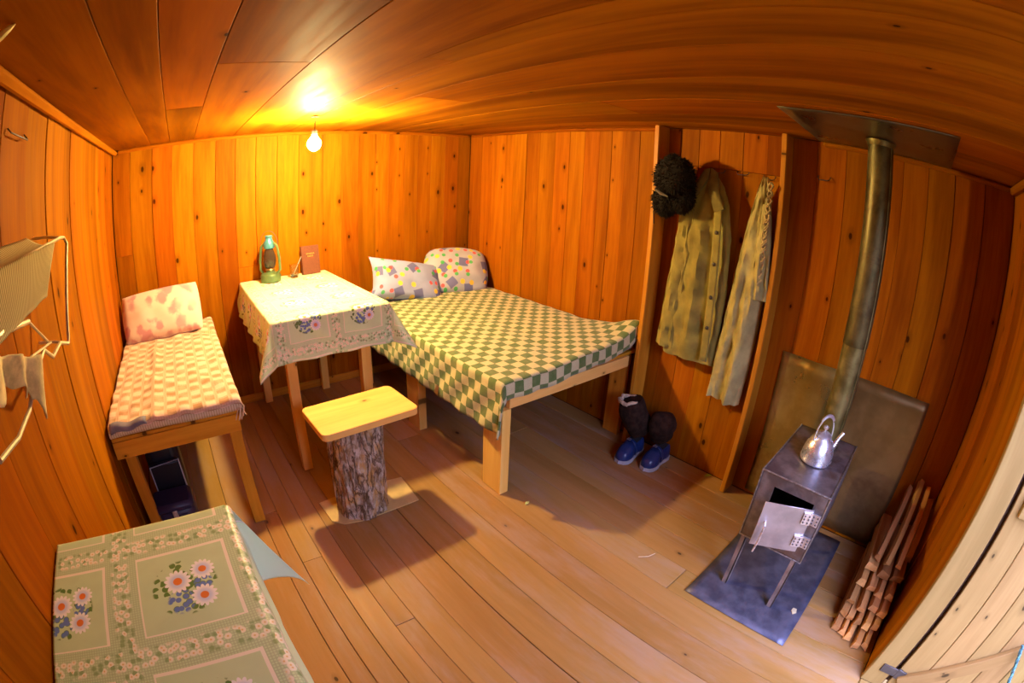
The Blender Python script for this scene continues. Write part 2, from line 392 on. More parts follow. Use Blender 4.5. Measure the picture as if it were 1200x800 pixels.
# ------------------------------------------------------------------ cloth materials
def uvxy(n):
    tc = n.new('TexCoord'); return n.xyz(tc.outputs['UV']), tc.outputs['UV']
def tablecloth_mat(name, ground, line, ox, oy, xmax=9., ymax=9.):
    """printed oilcloth: framed panels 0.2 m wide on a 0.28 m repeat, daisies in the panels, blossom trails between"""
    n = N(name); (x, y, _), uv = uvxy(n)
    px = ((x-ox)/.28).fract()*.28; py = ((y-oy)/.28).fract()*.28           # 0..0.2 = panel, 0.2..0.28 = band
    inp = px.lt(.2)*py.lt(.2)
    ed = px.min(py).min(.2-px).min(.2-py).abs()
    frame = ed.lt(.0035)*px.lt(.204)*py.lt(.204)
    gx = (x/.0056).fract().lt(.32); gy = (y/.0056).fract().lt(.32)
    ging = gx.max(gy)*(1-inp)*(1-frame)
    col = n.mix(ging*.55, ground, tuple(c*.62 for c in ground))
    col = n.mix(n.ramp(n.noise(uv, 18, 3), .35, .7)*inp*.18, col, tuple(c*.7 for c in ground))
    # blossom trails in the bands
    vz = n.voro(n.vec(x+n.noise(uv, 25, 1)*.01, y), 72, dim='2D')
    vd = E(n, vz.outputs['Distance']); scn = n.new('SeparateColor'); n.t.links.new(vz.outputs['Color'], scn.inputs[0])
    bandx = n.ramp((px-.24).abs(), .014, .026, 1, 0); bandy = n.ramp((py-.24).abs(), .014, .026, 1, 0)
    trail = bandx.max(bandy); on = E(n, scn.outputs[0]).lt(.62)
    col = n.mix(trail*(1-on)*n.ramp(vd, .2, .6, 1, 0)*.8, col, (.20, .34, .14))
    col = n.mix(trail*on*n.ramp(vd, .42, .52, 1, 0)*.85, col, line); col = n.mix(trail*on*n.ramp(vd, .1, .18, 1, 0), col, (.70, .52, .25))
    col = n.mix(frame*.9, col, line)
    # leaves and small blue flowers round the bouquet
    cxp = px-.1; cyp = py-.1
    rad = n.math('SQRT', cxp*cxp+cyp*cyp+1e-6)
    lv = n.voro(n.vec(x*.8+y*.6, y*.8-x*.6), 74, dim='2D'); ls = n.new('SeparateColor'); n.t.links.new(lv.outputs['Color'], ls.inputs[0])
    ld = E(n, lv.outputs['Distance']); lr = E(n, ls.outputs[1])
    ring = n.ramp(rad, .066, .072, 1, 0)*inp
    col = n.mix(ring*lr.lt(.55)*n.ramp(ld, .50, .60, 1, 0), col, (.10, .22, .05))
    blue = n.ramp(n.math('SQRT', (cxp+.012)*(cxp+.012)+(cyp+.035)*(cyp+.035)+1e-6), .024, .032, 1, 0).max(n.ramp(n.math('SQRT', (cxp-.04)*(cxp-.04)+(cyp)*(cyp)+1e-6), .016, .022, 1, 0))*inp
    col = n.mix(blue*n.ramp(ld, .4, .5, 1, 0), col, (.12, .22, .62))
    for (ax, ay, R_) in ((-.012, .016, .031), (.044, .034, .027), (.036, -.033, .028)):
        dx = cxp-ax; dyy = cyp-ay; rr = n.math('SQRT', dx*dx+dyy*dyy+1e-7); an = n.math('ARCTAN2', dyy, dx)
        pet = (an*7.0).sin().abs()*.26+.74
        m = n.ramp(rr/(pet*R_), .93, 1.0, 1, 0)*inp
        col = n.mix(m, col, n.mix(n.ramp(rr, R_*.35, R_*.8), (.58, .66, .95), (.86, .88, .98)))
        col = n.mix(n.ramp(rr, R_*.28, R_*.34, 1, 0)*inp, col, (.72, .20, .04))
    hem = x.gt(xmax).max(y.gt(ymax)); col = n.mix(hem, col, tuple(min(1, q*1.15+.08) for q in ground))
    n.bump(ging*.4+n.noise(uv, 300, 2)*.3, .12, .001)
    return n.set(color=col, rough=.42, spec=.4)
def check_mat(name, a, b, size, weave=.12):
    n = N(name); (x, y, _), uv = uvxy(n)
    ch = ((x/size).floor()+(y/size).floor())*.5; ck = ch.fract().gt(.25)
    wv = n.noise(uv, 260, 3, .6); fz = n.noise(uv, 30, 3)
    col = n.mix(ck, a, b); col = n.mix(n.ramp(wv, .3, .75)*.35, col, tuple(min(1, q*1.5+.03) for q in a))
    col = n.mix(n.ramp(fz, .3, .75)*.2, col, tuple(q*.6 for q in b))
    n.bump(wv+fz*.5, .5, .003)
    return n.set(color=col, rough=.95, spec=.1, sheen=.25)
def confetti_mat(name, base):
    n = N(name); (x, y, _), uv = uvxy(n); col = n.mix(n.ramp(n.noise(uv, 6, 3), .3, .7), tuple(c*.86 for c in base), base)
    def layer(col, sc, ox, oy, r_, prob, color, sq):
        gx = x*sc+ox; gy = y*sc+oy; cv = n.vec(gx.floor(), gy.floor(), ox*3.7)
        w = n.white(cv); s_ = n.new('SeparateColor'); n.t.links.new(w.outputs['Color'], s_.inputs[0]); a, b, c = (E(n, o) for o in s_.outputs)
        dx = gx.fract()-.5-(a-.5)*.45; dy_ = gy.fract()-.5-(b-.5)*.45
        if sq:
            th = (c-.5)*1.6; cs = n.math('COSINE', th); sn = n.math('SINE', th)
            d = (dx*cs+dy_*sn).abs().max((dy_*cs-dx*sn).abs())
        else: d = n.math('SQRT', dx*dx+dy_*dy_+1e-6)
        keep = (c*13.0).fract().lt(prob)
        return n.mix(n.ramp(d, r_-.02, r_+.02, 1, 0)*keep*.92, col, color)
    col = layer(col, 6.2, .3, .1, .21, .8, (.13, .15, .42), True)
    col = layer(col, 11, .7, .5, .20, .5, (.86, .62, .04), False)
    col = layer(col, 11, .35, .85, .17, .45, (.80, .10, .10), False)
    col = layer(col, 11, .05, .2, .16, .4, (.06, .42, .12), False)
    n.bump(n.noise(uv, 12, 4), .25, .01)
    return n.set(color=col, rough=.85, spec=.2, sheen=.1)
def blotch_mat(name, base, spots, sc=9):
    n = N(name); (x, y, _), uv = uvxy(n)
    v = n.voro(uv, sc, 'SMOOTH_F1', '2D'); d = E(n, v.outputs['Distance'])+n.noise(uv, 28, 4, .6)*.55
    m = n.ramp(d, .50, .72, 1, 0)*n.ramp(n.noise(uv, 4.5, 2), .40, .54)
    col = n.mix(m*.8, base, spots); n.bump(n.noise(uv, 14, 4), .3, .01)
    return n.set(color=col, rough=.85, spec=.2, sheen=.1)
def plaid_mat(name):
    n = N(name); (x, y, _), uv = uvxy(n); s = .058
    fx_ = (x/s).fract(); fy_ = (y/(s*.8)).fract(); st = ((x/s).floor()+(y/(s*.8)).floor())*.5
    ck = st.fract().gt(.25)
    box_ = n.ramp((fx_-.5).abs().max((fy_-.5).abs()), .34, .40, 1, 0)
    lines = (fx_*6.0).sin().abs()
    x2 = n.noise(uv, 14, 3); col = n.mix(box_*ck*n.ramp(x2, .3, .65, .25, 1), (.62, .46, .34), (.38, .24, .13)); col = n.mix(box_*(1-ck), col, (.82, .63, .52))
    col = n.mix((x/s*5).fract().lt(.22)*(1-box_)*.6, col, (.48, .33, .22))
    wv = n.noise(uv, 180, 3, .6); n.bump(wv+box_*.8, .45, .004)
    return n.set(color=col, rough=.95, spec=.1, sheen=.2)
def stripe_mat(name, a, b, per, axis=0):
    n = N(name); xy, uv = uvxy(n); k = n.ramp((xy[axis]/per).fract(), .35, .6); w = n.noise(uv, 200, 2)
    n.bump(k*.7+w*.3, .4, .003); return n.set(color=n.mix(k, a, b), rough=.9, spec=.15)
def fabric(name, col, var=.18, sc=14, rough=.9, bump=.25, dark=None, sheen=.12):
    n = N(name); v = n.coord(offset=False); q = n.noise(v, sc, 4, .6); w = n.noise(v, 420, 2)
    c = n.mix(n.ramp(q, .3, .72), dark or tuple(k*(1-var*1.6) for k in col), tuple(min(1, k*(1+var*.6)) for k in col))
    n.bump(w*.4+q, bump, .004); return n.set(color=c, rough=rough, spec=.15, sheen=sheen)

def drape(x0, x1, y0, y1, ztop, over, flare=.10, pinch=.5, wave=.006, zfun=None, dirbias=None):
    """sheet over a rectangle; over = (left, right, front, back) overhang; returns f(u,v)->(point, uv)"""
    l_, r_, fr, bk = over; sx0, sx1, sy0, sy1 = x0-l_, x1+r_, y0-fr, y1+bk
    def fn(u_, v_):
        s = sx0+(sx1-sx0)*u_; t = sy0+(sy1-sy0)*v_
        cx = min(max(s, x0), x1); cyy = min(max(t, y0), y1); du, dv = s-cx, t-cyy; d = hypot(du, dv)
        z = ztop+(zfun(cx, cyy) if zfun else 0)
        if d < 1e-6: return Vector((cx, cyy, z)), (s, t)
        dx, dyv = du/d, dv/d; R = .012
        if d < R*pi/2: a = d/R; out = R*sin(a); drop = R*(1-cos(a))
        else:
            e = d-R*pi/2; dg = (2*abs(dx*dyv))**2
            fl = flare*(1+pinch*6*dg); out = R+e*sin(fl); drop = R+e*cos(fl)
            out += wave*sin((s+t)*34)*min(1, e/.08)*(1-dg)
        if dirbias and abs(dx*dyv) > 1e-6:
            k = (2*abs(dx*dyv)); bx_, by_ = dirbias(dx, dyv); qx = dx*(1-k)+bx_*k; qy = dyv*(1-k)+by_*k; qn = hypot(qx, qy); dx, dyv = qx/qn, qy/qn
        return Vector((cx+dx*out, cyy+dyv*out, z-drop)), (s, t)
    return fn

# ------------------------------------------------------------------ back table
tb = thing('table', 'wooden table against the back wall beneath the bulb, under a pale cloth', 'table', (1.15, 3.05, 0))
for a, b in ((.858, 1.05), (1.052, 1.25), (1.252, 1.448)): board('tabletop', a, b, 2.545, 3.572, .80, .829, MB, tb, 'y')
board('apron', .89, 1.42, 2.60, 2.622, .70, .799, MB, tb, 'x'); board('apron', .89, .912, 2.64, 3.50, .70, .799, MB, tb, 'y'); board('apron', 1.398, 1.42, 2.64, 3.50, .70, .799, MB, tb, 'y')
for (x, y) in ((.935, 2.60), (1.335, 2.60), (.935, 3.52), (1.375, 3.52)): board('leg', x-.026, x+.026, y-.022, y+.026, 0, .799, MP, tb, 'z')
MT1 = tablecloth_mat('pale_daisy_oilcloth', (.60, .85, .58), (.88, .84, .74), .925, 2.42)
MT2 = tablecloth_mat('green_daisy_oilcloth', (.52, .70, .48), (.86, .82, .78), .222, 1.003, .507, 1.368)
c = Part().grid(90, 120, drape(.852, 1.452, 2.538, 3.572, .834, (.20, .19, .205, 0), .16, .42, .007)).obj('tablecloth', MT1, solid=.0016, loc=(1.15, 2.54, .5))
tag(c, 'pale green tablecloth with small flowers hanging over the far table', 'tablecloth')

# lantern
lx, ly_, lz = 1.04, 3.44, .836
lt = thing('lantern', 'green kerosene lantern with a blue cap standing on the far table', 'lantern', (lx, ly_, lz))
MG = plain('green_enamel', (.13, .22, .10), .35, .4); MBL = plain('blue_cap_enamel', (.07, .28, .42), .35, .3)
Part().lathe([(.055, 0), (.066, .004), (.068, .04), (.062, .052), (.03, .062), (.028, .075)], (lx, ly_, lz)).obj('fuel_tank', MG, lt)
ng = N('smoky_glass'); MGL = ng.set(color=(.25, .2, .16), rough=.04, trans=.85, ior=1.45)
Part().lathe([(.024, .082), (.036, .10), (.043, .13), (.040, .165), (.028, .20), (.022, .215)], (lx, ly_, lz), cap=False).obj('glass_globe', MGL, lt, solid=.002)
Part().lathe([(.03, .073), (.033, .078), (.026, .088)], (lx, ly_, lz)).obj('burner', plain('brass_burner', (.30, .20, .08), .4, .8), lt)
Part().lathe([(.036, .213), (.037, .22), (.034, .25), (.024, .262), (.022, .28), (.026, .284), (.02, .292)], (lx, ly_, lz)).obj('chimney_cap', MBL, lt)['label'] = 'blue chimney cap'
dvx, dvy = .83, -.55
for s in (-1, 1):
    Part().tube([(lx+s*dvx*.045, ly_+s*dvy*.045, lz+.05), (lx+s*dvx*.07, ly_+s*dvy*.07, lz+.075), (lx+s*dvx*.068, ly_+s*dvy*.068, lz+.15), (lx+s*dvx*.055, ly_+s*dvy*.055, lz+.225), (lx+s*dvx*.03, ly_+s*dvy*.03, lz+.245)], .009).obj('side_tube', MG, lt)
Part().tube([(lx+dvx*.062*cos(a), ly_+dvy*.062*cos(a), lz+.235+.085*sin(a)) for a in [pi*k/16 for k in range(17)]], .0018, 6).obj('carry_wire', M_DARKIRON, lt)
# glass with a spoon
gx_, gy_ = 1.205, 3.46
gl = thing('drinking_glass', 'small drinking glass holding a spoon, between lantern and book', 'glass', (gx_, gy_, .836))
Part().lathe([(.0005, .0), (.026, 0), (.031, .085), (.029, .085), (.0245, .006), (.0005, .005)], (gx_, gy_, .836), cap=False).obj('tumbler', N('clear_glass').set(color=(.9, .9, .85), rough=.03, trans=1., ior=1.45), gl)
Part().tube([(gx_-.012, gy_+.004, .844), (gx_+.02, gy_, .90), (gx_+.052, gy_-.006, .965)], [.004, .0025, .003], 7).ball((gx_-.012, gy_+.004, .85), .009, sc=(1, .4, 1.3)).obj('spoon', M_ALU, gl)
# book
bkx, bky = 1.335, 3.50
bk = thing('book', 'brown hardcover book with gilt title standing upright against the back wall', 'book', (bkx, bky, .836))
Rb = Matrix.Translation((bkx, bky, .836)) @ Matrix.Rotation(radians(4), 4, 'Z') @ Matrix.Rotation(radians(-9), 4, 'X')
MBK = plain('brown_leatherette', (.15, .045, .022), .55, bump=.2, scale=120)
Part().box(-.062, .062, -.016, -.0125, 0, .185, Rb).box(-.062, .062, .0125, .016, 0, .185, Rb).box(-.062, -.058, -.0125, .0125, 0, .185, Rb).obj('cover', MBK, bk, bevel=.001)
Part().box(-.057, .057, -.012, .012, .004, .181, Rb).obj('pages', plain('aged_paper', (.7, .6, .42), .9), bk, smooth=False)
p = Part()
for k, wdt in enumerate((7, 5)):
    for j in range(wdt): p.box((j-wdt/2)*.0085+.001, (j-wdt/2)*.0085+.0072, -.0168, -.0161, .128-k*.016, .138-k*.016, Rb)
p.obj('gilt_title', plain('gilt', (.62, .42, .12), .35, .7), bk, smooth=False)

# ------------------------------------------------------------------ bed
bed = thing('bed', 'wide plank bed under a green checked blanket along the right wall', 'bed', (2.15, 2.7, 0))
board('side_rail', 1.664, 1.69, 1.90, 3.50, .45, .53, MP, bed, 'y'); board('end_rail', 1.70, 2.56, 1.872, 1.898, .462, .525, MP, bed, 'x')
board('end_rail', 1.70, 2.60, 3.53, 3.555, .45, .53, MB, bed, 'x'); board('side_rail', 2.60, 2.625, 1.90, 3.50, .45, .53, MB, bed, 'y')
for (x, y0_, y1_) in ((1.66, 1.872, 2.01), (1.66, 2.63, 2.77), (1.66, 3.40, 3.54)): board('leg', x, x+.05, y0_, y1_, 0, .449 if y0_ > 1.9 else .46, MP, bed, 'z')
for (x, y0_, y1_) in ((2.58, 1.90, 2.01), (2.58, 3.40, 3.52)): board('leg', x, x+.04, y0_, y1_, 0, .449, MB, bed, 'z')
sl = board('slat', 1.66, 2.63, 1.875, 2.02, .531, .549, MB, bed, 'x')
for k in range(1, 11):
    o = sl.copy(); COL.objects.link(o); o.parent = bed; o.location = sl.location+Vector((0, .153*k, 0))
mt = Part().box(1.672, 2.615, 1.885, 3.555, .55, .588).obj('mattress', fabric('grey_ticking', (.45, .42, .38)), bevel=.015, loc=(2.15, 2.7, .57)); tag(mt, 'thin mattress hidden under the green checked blanket on the wide bed', 'mattress')
def bz(x, y):
    k = min(1, max(0, (x-1.72)/.9)); q = noise.noise((x*5, y*5, 0))*.008+noise.noise((x*16, y*9, 3))*.004
    s = min(1, max(0, (2.30-y)/.43))
    return q+.022*k+.045*k*k*s+.055*exp(-((x-2.6)/.10)**2-((y-1.88)/.13)**2)
bl = Part().grid(96, 130, drape(1.655, 2.612, 1.862, 3.56, .602, (.255, 0, .085, 0), .05, .5, .006, bz)).obj('blanket', check_mat('green_check_wool', (.09, .16, .04), (.66, .62, .36), .050), solid=.010, loc=(2.1, 2.7, .6))
tag(bl, 'green and cream checked blanket spread over the wide bed', 'blanket')

def pillow(name, c, w, h, th, R, mat, label, seed=0, corner=.16, rnd=.06):
    """R: columns = width axis, height axis, thickness axis"""
    n_ = 26; p = Part(); C = Vector(c)
    def side(sg):
        def fn(u_, v_):
            a = u_*2-1; b = v_*2-1
            e = max(0., (1-abs(a)**2.6))**.55*max(0., (1-abs(b)**2.6))**.55
            q = noise.noise((a*1.7+seed, b*1.7, sg))*.10+noise.noise((a*4+seed, b*4, sg+5))*.04
            pinx = a*(1-corner*(1-b*b)*.55*abs(a)**3); piny = b*(1-corner*(1-a*a)*.55*abs(b)**3)
            rk_ = 1-rnd*a*a*b*b; pinx *= rk_; piny *= rk_
            return C+R @ Vector((pinx*w/2, piny*h/2, sg*th/2*e*(1+q*2))), (u_*w+seed, v_*h)
        return fn
    p.grid(n_, n_, side(1)); k = len(p.f); p.grid(n_, n_, side(-1)); p.f[k:] = [q[::-1] for q in p.f[k:]]
    o = p.obj(name, mat, loc=c, merge=False); return tag(o, label, 'pillow')
def frame3(wx, hx):
    a = Vector(wx).normalized(); b = Vector(hx); b = (b-a*a.dot(b)).normalized(); return Matrix((a, b, a.cross(b))).transposed()
MCON = confetti_mat('confetti_cotton', (.36, .44, .80)); MCON2 = confetti_mat('confetti_cotton_cream', (.44, .48, .66))
pillow('pillow', (1.985, 3.36, .722), .60, .34, .18, frame3((.94, -.12, -.20), (.24, .58, .80)), MCON, 'pale blue pillow with coloured squares, nearer the table, one corner pointing up', 1.3, .34, .06)
pillow('pillow', (2.40, 3.36, .75), .52, .40, .19, frame3((.88, -.36, -.04), (.14, .55, .80)), MCON2, 'rounded patterned pillow in the far corner of the bed, behind the other', 4.7, .12, .24)
tr = Part().tube([(1.70, 3.48, .63), (1.76, 3.46, .645), (1.83, 3.5, .635)], [.012, .02, .012], 8).obj('red_cloth_scrap', plain('red_yellow_cloth', (.75, .09, .02), .9), loc=(1.76, 3.46, .63)); tag(tr, 'small bright red cloth scrap at the bed head beside the table', 'cloth')

# ------------------------------------------------------------------ bench
bn = thing('bench_bed', 'narrow wooden bench bed along the left wall with blanket and pillow', 'bed', (.3, 2.9, 0))
board('end_rail', .012, .60, 2.245, 2.272, .50, .575, MB, bn, 'x'); board('side_rail', .575, .60, 2.274, 3.555, .50, .57, MB, bn, 'y'); board('side_rail', .012, .036, 2.274, 3.555, .50, .57, MB, bn, 'y')
for (x0_, x1_, y0_) in ((.545, .598, 2.275), (.038, .09, 2.30)): board('leg', x0_, x1_, y0_, y0_+.045, 0, .499 if x0_ > .5 or 1 else .5, MB, bn, 'z')
board('wall_cleat', .04, .57, 3.53, 3.57, .44, .50, MB, bn, 'x')
for k in range(9): board('slat', .012, .60, 2.25+k*.146, 2.25+k*.146+.135, .576, .590, MB, bn, 'x')
MTICK = stripe_mat('ribbed_ticking', (.50, .42, .26), (.66, .60, .44), .011)
def bmz(x, y): return .010*noise.noise((x*4, y*3, 0))
def mat_edge():
    p = Part(); R = .024; yb = 3.555; ys_ = 2.232; x0_, x1_ = .014, .612
    def fn(u_, v_):
        a = -pi/2+pi*v_; x = x0_+(x1_-x0_)*u_
        return Vector((x, ys_+R-R*cos(a)*1.2, .616+R*sin(a)+.004*sin(x*9))), (x, a*R)
    p.grid(40, 8, fn)
    k = len(p.v); p.box(x0_, x1_, ys_+R, yb, .592, .640); p.uv += [(q.x, q.y) for q in p.v[k:]]
    return p
mtb = mat_edge().obj('mattress', MTICK, loc=(.3, 2.9, .6), solid=.0); tag(mtb, 'thin mattress with a ribbed striped edge on the narrow bench bed', 'mattress')
def bbz(x, y):
    f_ = .012*exp(-((x-.235)/.02)**2) if y < 3.1 else 0
    return .012*noise.noise((x*9, y*6, 2))+.009*noise.noise((x*20, y*13, 4))+f_-.006
bb = Part().grid(70, 120, drape(.016, .606, 2.246, 3.556, .652, (0, .03, .028, 0), .25, .1, .006, bbz)).obj('blanket', plaid_mat('peach_plaid_weave'), solid=.007, loc=(.3, 2.9, .65))
tag(bb, 'peach and brown plaid blanket on the narrow bench bed', 'blanket')
p = Part()
def curl(u_, v_):
    a = u_*1.5*pi; R = .024*(1-.35*u_); x = .03+v_*.17; y = 2.232+R*cos(a+.3)-.005+.012*v_; z = .640+R*sin(a+.3)*(1-.45*v_)
    return Vector((x, y, z+.006*sin(v_*9))), (u_*.1, v_*.2)
cu = p.grid(16, 14, curl).obj('turned_corner', fabric('slate_lining', (.20, .21, .28)), bb, solid=.004); cu['label'] = 'slate grey turned-up corner'
p = Part()
for k in range(9): 
    x = .60+random.uniform(-.012, .02); p.tube([(x, 2.24, .635), (x+.012, 2.225, .61), (x+random.uniform(-.01, .03), 2.222, .575-random.uniform(0, .02))], .0016, 5)
p.obj('fringe', fabric('pale_thread', (.7, .6, .42)), bb)
pillow('pillow', (.285, 3.385, .778), .58, .33, .16, frame3((1, .0, .03), (.03, .50, .86)), blotch_mat('rose_print_cotton', (.74, .64, .60), (.50, .22, .30), 13), 'cream pillow with faded rose print at the head of the narrow bench', 8.2, .14, .12)

# bags under the bench
MBAG = plain('black_nylon', (.012, .011, .016), .38, bump=.3, scale=200); MBAG2 = plain('navy_nylon', (.018, .014, .05), .45, bump=.3, scale=200)
b1 = thing('equipment_bag', 'tall black bag with grey piping standing under the narrow bench', 'bag', (.17, 2.62, 0))
Part().box(.075, .275, 2.53, 2.72, .002, .43).obj('body', MBAG, b1, bevel=.03, sub=1)
Part().box(.095, .265, 2.500, 2.531, .06, .30).obj('front_pocket', MBAG, b1, bevel=.012)
Part().tube([(.10, 2.496, .07), (.10, 2.496, .29), (.26, 2.496, .305), (.262, 2.496, .07)], .004, 6).obj('piping', plain('grey_piping', (.40, .40, .46), .35), b1)['label'] = 'pale grey piping'
Part().box(.155, .185, 2.515, 2.53, .375, .405).obj('buckle', M_BRIGHT, b1, bevel=.003)
b2 = thing('camera_bag', 'small navy bag on the floor in front of the tall black bag', 'bag', (.18, 2.40, 0))
Part().box(.06, .285, 2.32, 2.47, .002, .165).obj('body', MBAG2, b2, bevel=.03, sub=1); Part().box(.065, .28, 2.315, 2.475, .135, .185).obj('lid', MBAG2, b2, bevel=.018)
Part().box(.16, .185, 2.308, 2.316, .09, .155).box(.15, .195, 2.306, 2.314, .085, .10).obj('clasp', M_BRIGHT, b2, bevel=.002)

# ------------------------------------------------------------------ log stool
st = thing('log_stool', 'stool made of a bark-covered log with a bright pine board on top', 'stool', (1.075, 2.17, 0))
nbk = N('pine_bark'); v = nbk.coord(offset=False, scale=(1, 1, .30)); q3 = nbk.noise(v, 24, 6, .6, .5); crack = nbk.ramp((q3-.5).abs(), .0, .045, 1, 0)
q = nbk.noise(nbk.coord(offset=False, scale=(1, 1, .6)), 30, 5, .65, .4); q2 = nbk.noise(nbk.coord(offset=False, scale=(1, 1, .5)), 14, 4, .6)
colb = nbk.mix(nbk.ramp(q, .36, .66), (.26, .16, .075), (.58, .49, .38)); colb = nbk.mix(nbk.ramp(q2, .50, .62)*.8, colb, (.56, .31, .08)); colb = nbk.mix(crack*.8, colb, (.09, .045, .02))
nbk.bump(q3*1.4+q*.5-crack*.3, .9, .014); MBARK = nbk.set(color=colb, rough=.9, spec=.15)
def logf(u_, v_):
    a = 2*pi*u_; z = .004+.456*v_; d = Vector((cos(a)*1.6, sin(a)*1.6, z*2.2))
    rr = .120+.008*v_+.010*noise.noise(d*1.3)+.008*noise.noise(Vector((cos(a)*9, sin(a)*9, z*7)))+.006*abs(noise.noise(Vector((cos(a)*22, sin(a)*22, z*12))))
    if z < .4 and abs(a-3.5) < .4: rr += .006
    return Vector((1.072+.02*v_+rr*cos(a), 2.166+.032*v_+rr*sin(a), z)), (u_, v_)
lg = Part().grid(150, 90, logf, True); lg.f += [tuple(range(150))[::-1], tuple(90*150+k for k in range(150))]; lg.uv = None
lg.obj('log', MBARK, st)
Rs = Matrix.Rotation(radians(2.2), 3, 'Z')
seat = board('seat_board', .893, 1.345, 2.043, 2.325, .463, .495, MP, st, 'x', .0, Rs)
bm = bmesh.new(); bm.from_mesh(seat.data)
bmesh.ops.bevel(bm, geom=[e for e in bm.edges if abs((e.verts[0].co-e.verts[1].co).y) > .015 and abs((e.verts[0].co-e.verts[1].co).x) < .001 and abs((e.verts[0].co-e.verts[1].co).z) < .001], offset=.03, segments=6, profile=.5, affect='EDGES')
bmesh.ops.bevel(bm, geom=[e for e in bm.edges if e.calc_face_angle(0) > 1.2], offset=.004, segments=2, profile=.5, affect='EDGES'); bm.to_mesh(seat.data); bm.free()
def slab(name, poly, z0, z1, mat, label, cat):
    p = Part(); k = len(poly); c_ = Vector((sum(q[0] for q in poly)/k, sum(q[1] for q in poly)/k, z0))
    p.add([(x, y, z0) for x, y in poly]+[(x, y, z1) for x, y in poly], [tuple(range(k))[::-1], tuple(range(k, 2*k))]+[(i, (i+1) % k, (i+1) % k+k, i+k) for i in range(k)])
    return tag(p.obj(name, mat, loc=c_, smooth=False), label, cat)
slab('cardboard_sheet', [(.881, 2.274), (.888, 2.12), (.93, 2.072), (1.02, 2.052), (1.316, 2.055), (1.335, 2.265), (1.1, 2.30)], .0006, .004, plain('tan_cardboard', (.56, .40, .15), .8, scale=12), 'tan cardboard sheet on the floor under the log stool', 'cardboard')

# ------------------------------------------------------------------ near table
nt = thing('table', 'table in the near corner by the left wall under a daisy-print cloth', 'table', (.22, .9, 0))
for a, b in ((.012, .155), (.157, .30), (.302, .444)): board('tabletop', a, b, .52, 1.30, .795, .825, MB, nt, 'y')
for (x, y) in ((.05, 1.25), (.40, 1.25), (.05, .57), (.40, .57)): board('leg', x-.025, x+.025, y-.025, y+.025, 0, .794, MB, nt, 'z')
board('apron', .40, .422, .60, 1.22, .70, .794, MB, nt, 'y'); board('apron', .08, .37, 1.245, 1.267, .70, .794, MB, nt, 'x')
def db(dx, dyv): return (.99, .12) if dx > 0 and dyv > 0 else (dx, dyv)
c = Part().grid(110, 150, drape(.006, .450, .515, 1.306, .829, (0, .25, .0, .25), .035, 1.65, .004, lambda x, y: .0012*noise.noise((x*8, y*8, 0)), db)).obj('tablecloth', MT2, solid=.0014, loc=(.3, .9, .8))
tag(c, 'green daisy-print tablecloth with framed panels on the near table', 'tablecloth')

# ------------------------------------------------------------------ stove
S = thing('wood_stove', 'small sheet-steel wood stove on four legs with its door ajar', 'stove', (2.2, .652, 0))
X0, X1, Y0, Y1, Z0, Z1 = 1.957, 2.44, .515, .80, .275, .575; t = .005
p = Part().box(X0, X1, Y0, Y1, Z1-t, Z1).box(X0, X1, Y0, Y1, Z0, Z0+t).box(X0, X1, Y0, Y0+t, Z0, Z1).box(X0, X1, Y1-t, Y1, Z0, Z1).box(X1-t, X1, Y0, Y1, Z0, Z1)
OY0, OY1, OZ0, OZ1 = .565, .735, .335, .528
p.box(X0, X0+t, Y0, OY0, Z0, Z1).box(X0, X0+t, OY1, Y1, Z0, Z1).box(X0, X0+t, OY0, OY1, Z0, OZ0).box(X0, X0+t, OY0, OY1, OZ1, Z1)
p.obj('body', M_STOVE, S, smooth=False)
p = Part()
for a, b in (((X0, Y0, Z1), (X0, Y1, Z1)), ((X0, Y0, Z0), (X0, Y0, Z1)), ((X0, Y1, Z0), (X0, Y1, Z1)), ((X0, Y0, Z0), (X0, Y1, Z0)), ((X0, Y1, Z1), (X1, Y1, Z1)), ((X0, Y0, Z1), (X1, Y0, Z1))): p.tube([a, b], .0035, 6)
p.obj('weld_bead', metal('weld_steel', (.25, .23, .22), (.40, .38, .37), .4, .8, 80), S)
for (x, y) in ((X0+.015, Y0+.02), (X0+.015, Y1-.03), (X1-.03, Y0+.02), (X1-.03, Y1-.03)):
    Part().box(x-.013, x+.013, y-.002, y+.002, .003, Z0).box(x-.013, x-.009, y-.002, y+.02, .003, Z0).obj('leg', metal('rusty_angle_iron', (.22, .17, .15), (.36, .29, .26), .55, .6), S, smooth=False)
Rd = Matrix.Translation((X0-.004, .556, 0)) @ Matrix.Rotation(radians(24), 4, 'Z')
D = Part().box(-.004, 0, .0, .192, .318, .512, Rd).obj('door', metal('grey_door_steel', (.38, .38, .42), (.55, .53, .55), .38, .75, 9), S, bevel=.001)
Part().tube([Rd @ Vector(q) for q in ((-.004, .165, .43), (-.03, .166, .428), (-.034, .168, .36), (-.034, .174, .31))], .004, 7).obj('handle', M_BRIGHT, D)
for hz in (.475, .372):
    q_ = Part()
    q_.box(X0-.010, X0-.002, .520, .552, hz-.024, hz+.024); q_.box(-.012, -.004, .002, .034, hz-.024, hz+.024, Rd); q_.tube([(X0-.008, .556, hz-.026), (X0-.008, .556, hz+.026)], .007, 10)
    hh = q_.obj('hinge', M_BRIGHT, S, smooth=False); hh['label'] = 'bright zinc hinge'
    q_ = Part()
    for dy_ in (-.012, .012):
        for dz in (-.014, .0, .014): q_.ball((X0-.0115, .536+dy_*.7, hz+dz), .0035, 8, 5)
    for dy_ in (.010, .027):
        for dz in (-.014, 0, .014): q_.ball(Rd @ Vector((-.0135, dy_, hz+dz)), .0035, 8, 5)
    q_.obj('rivet', M_DARKIRON, hh)
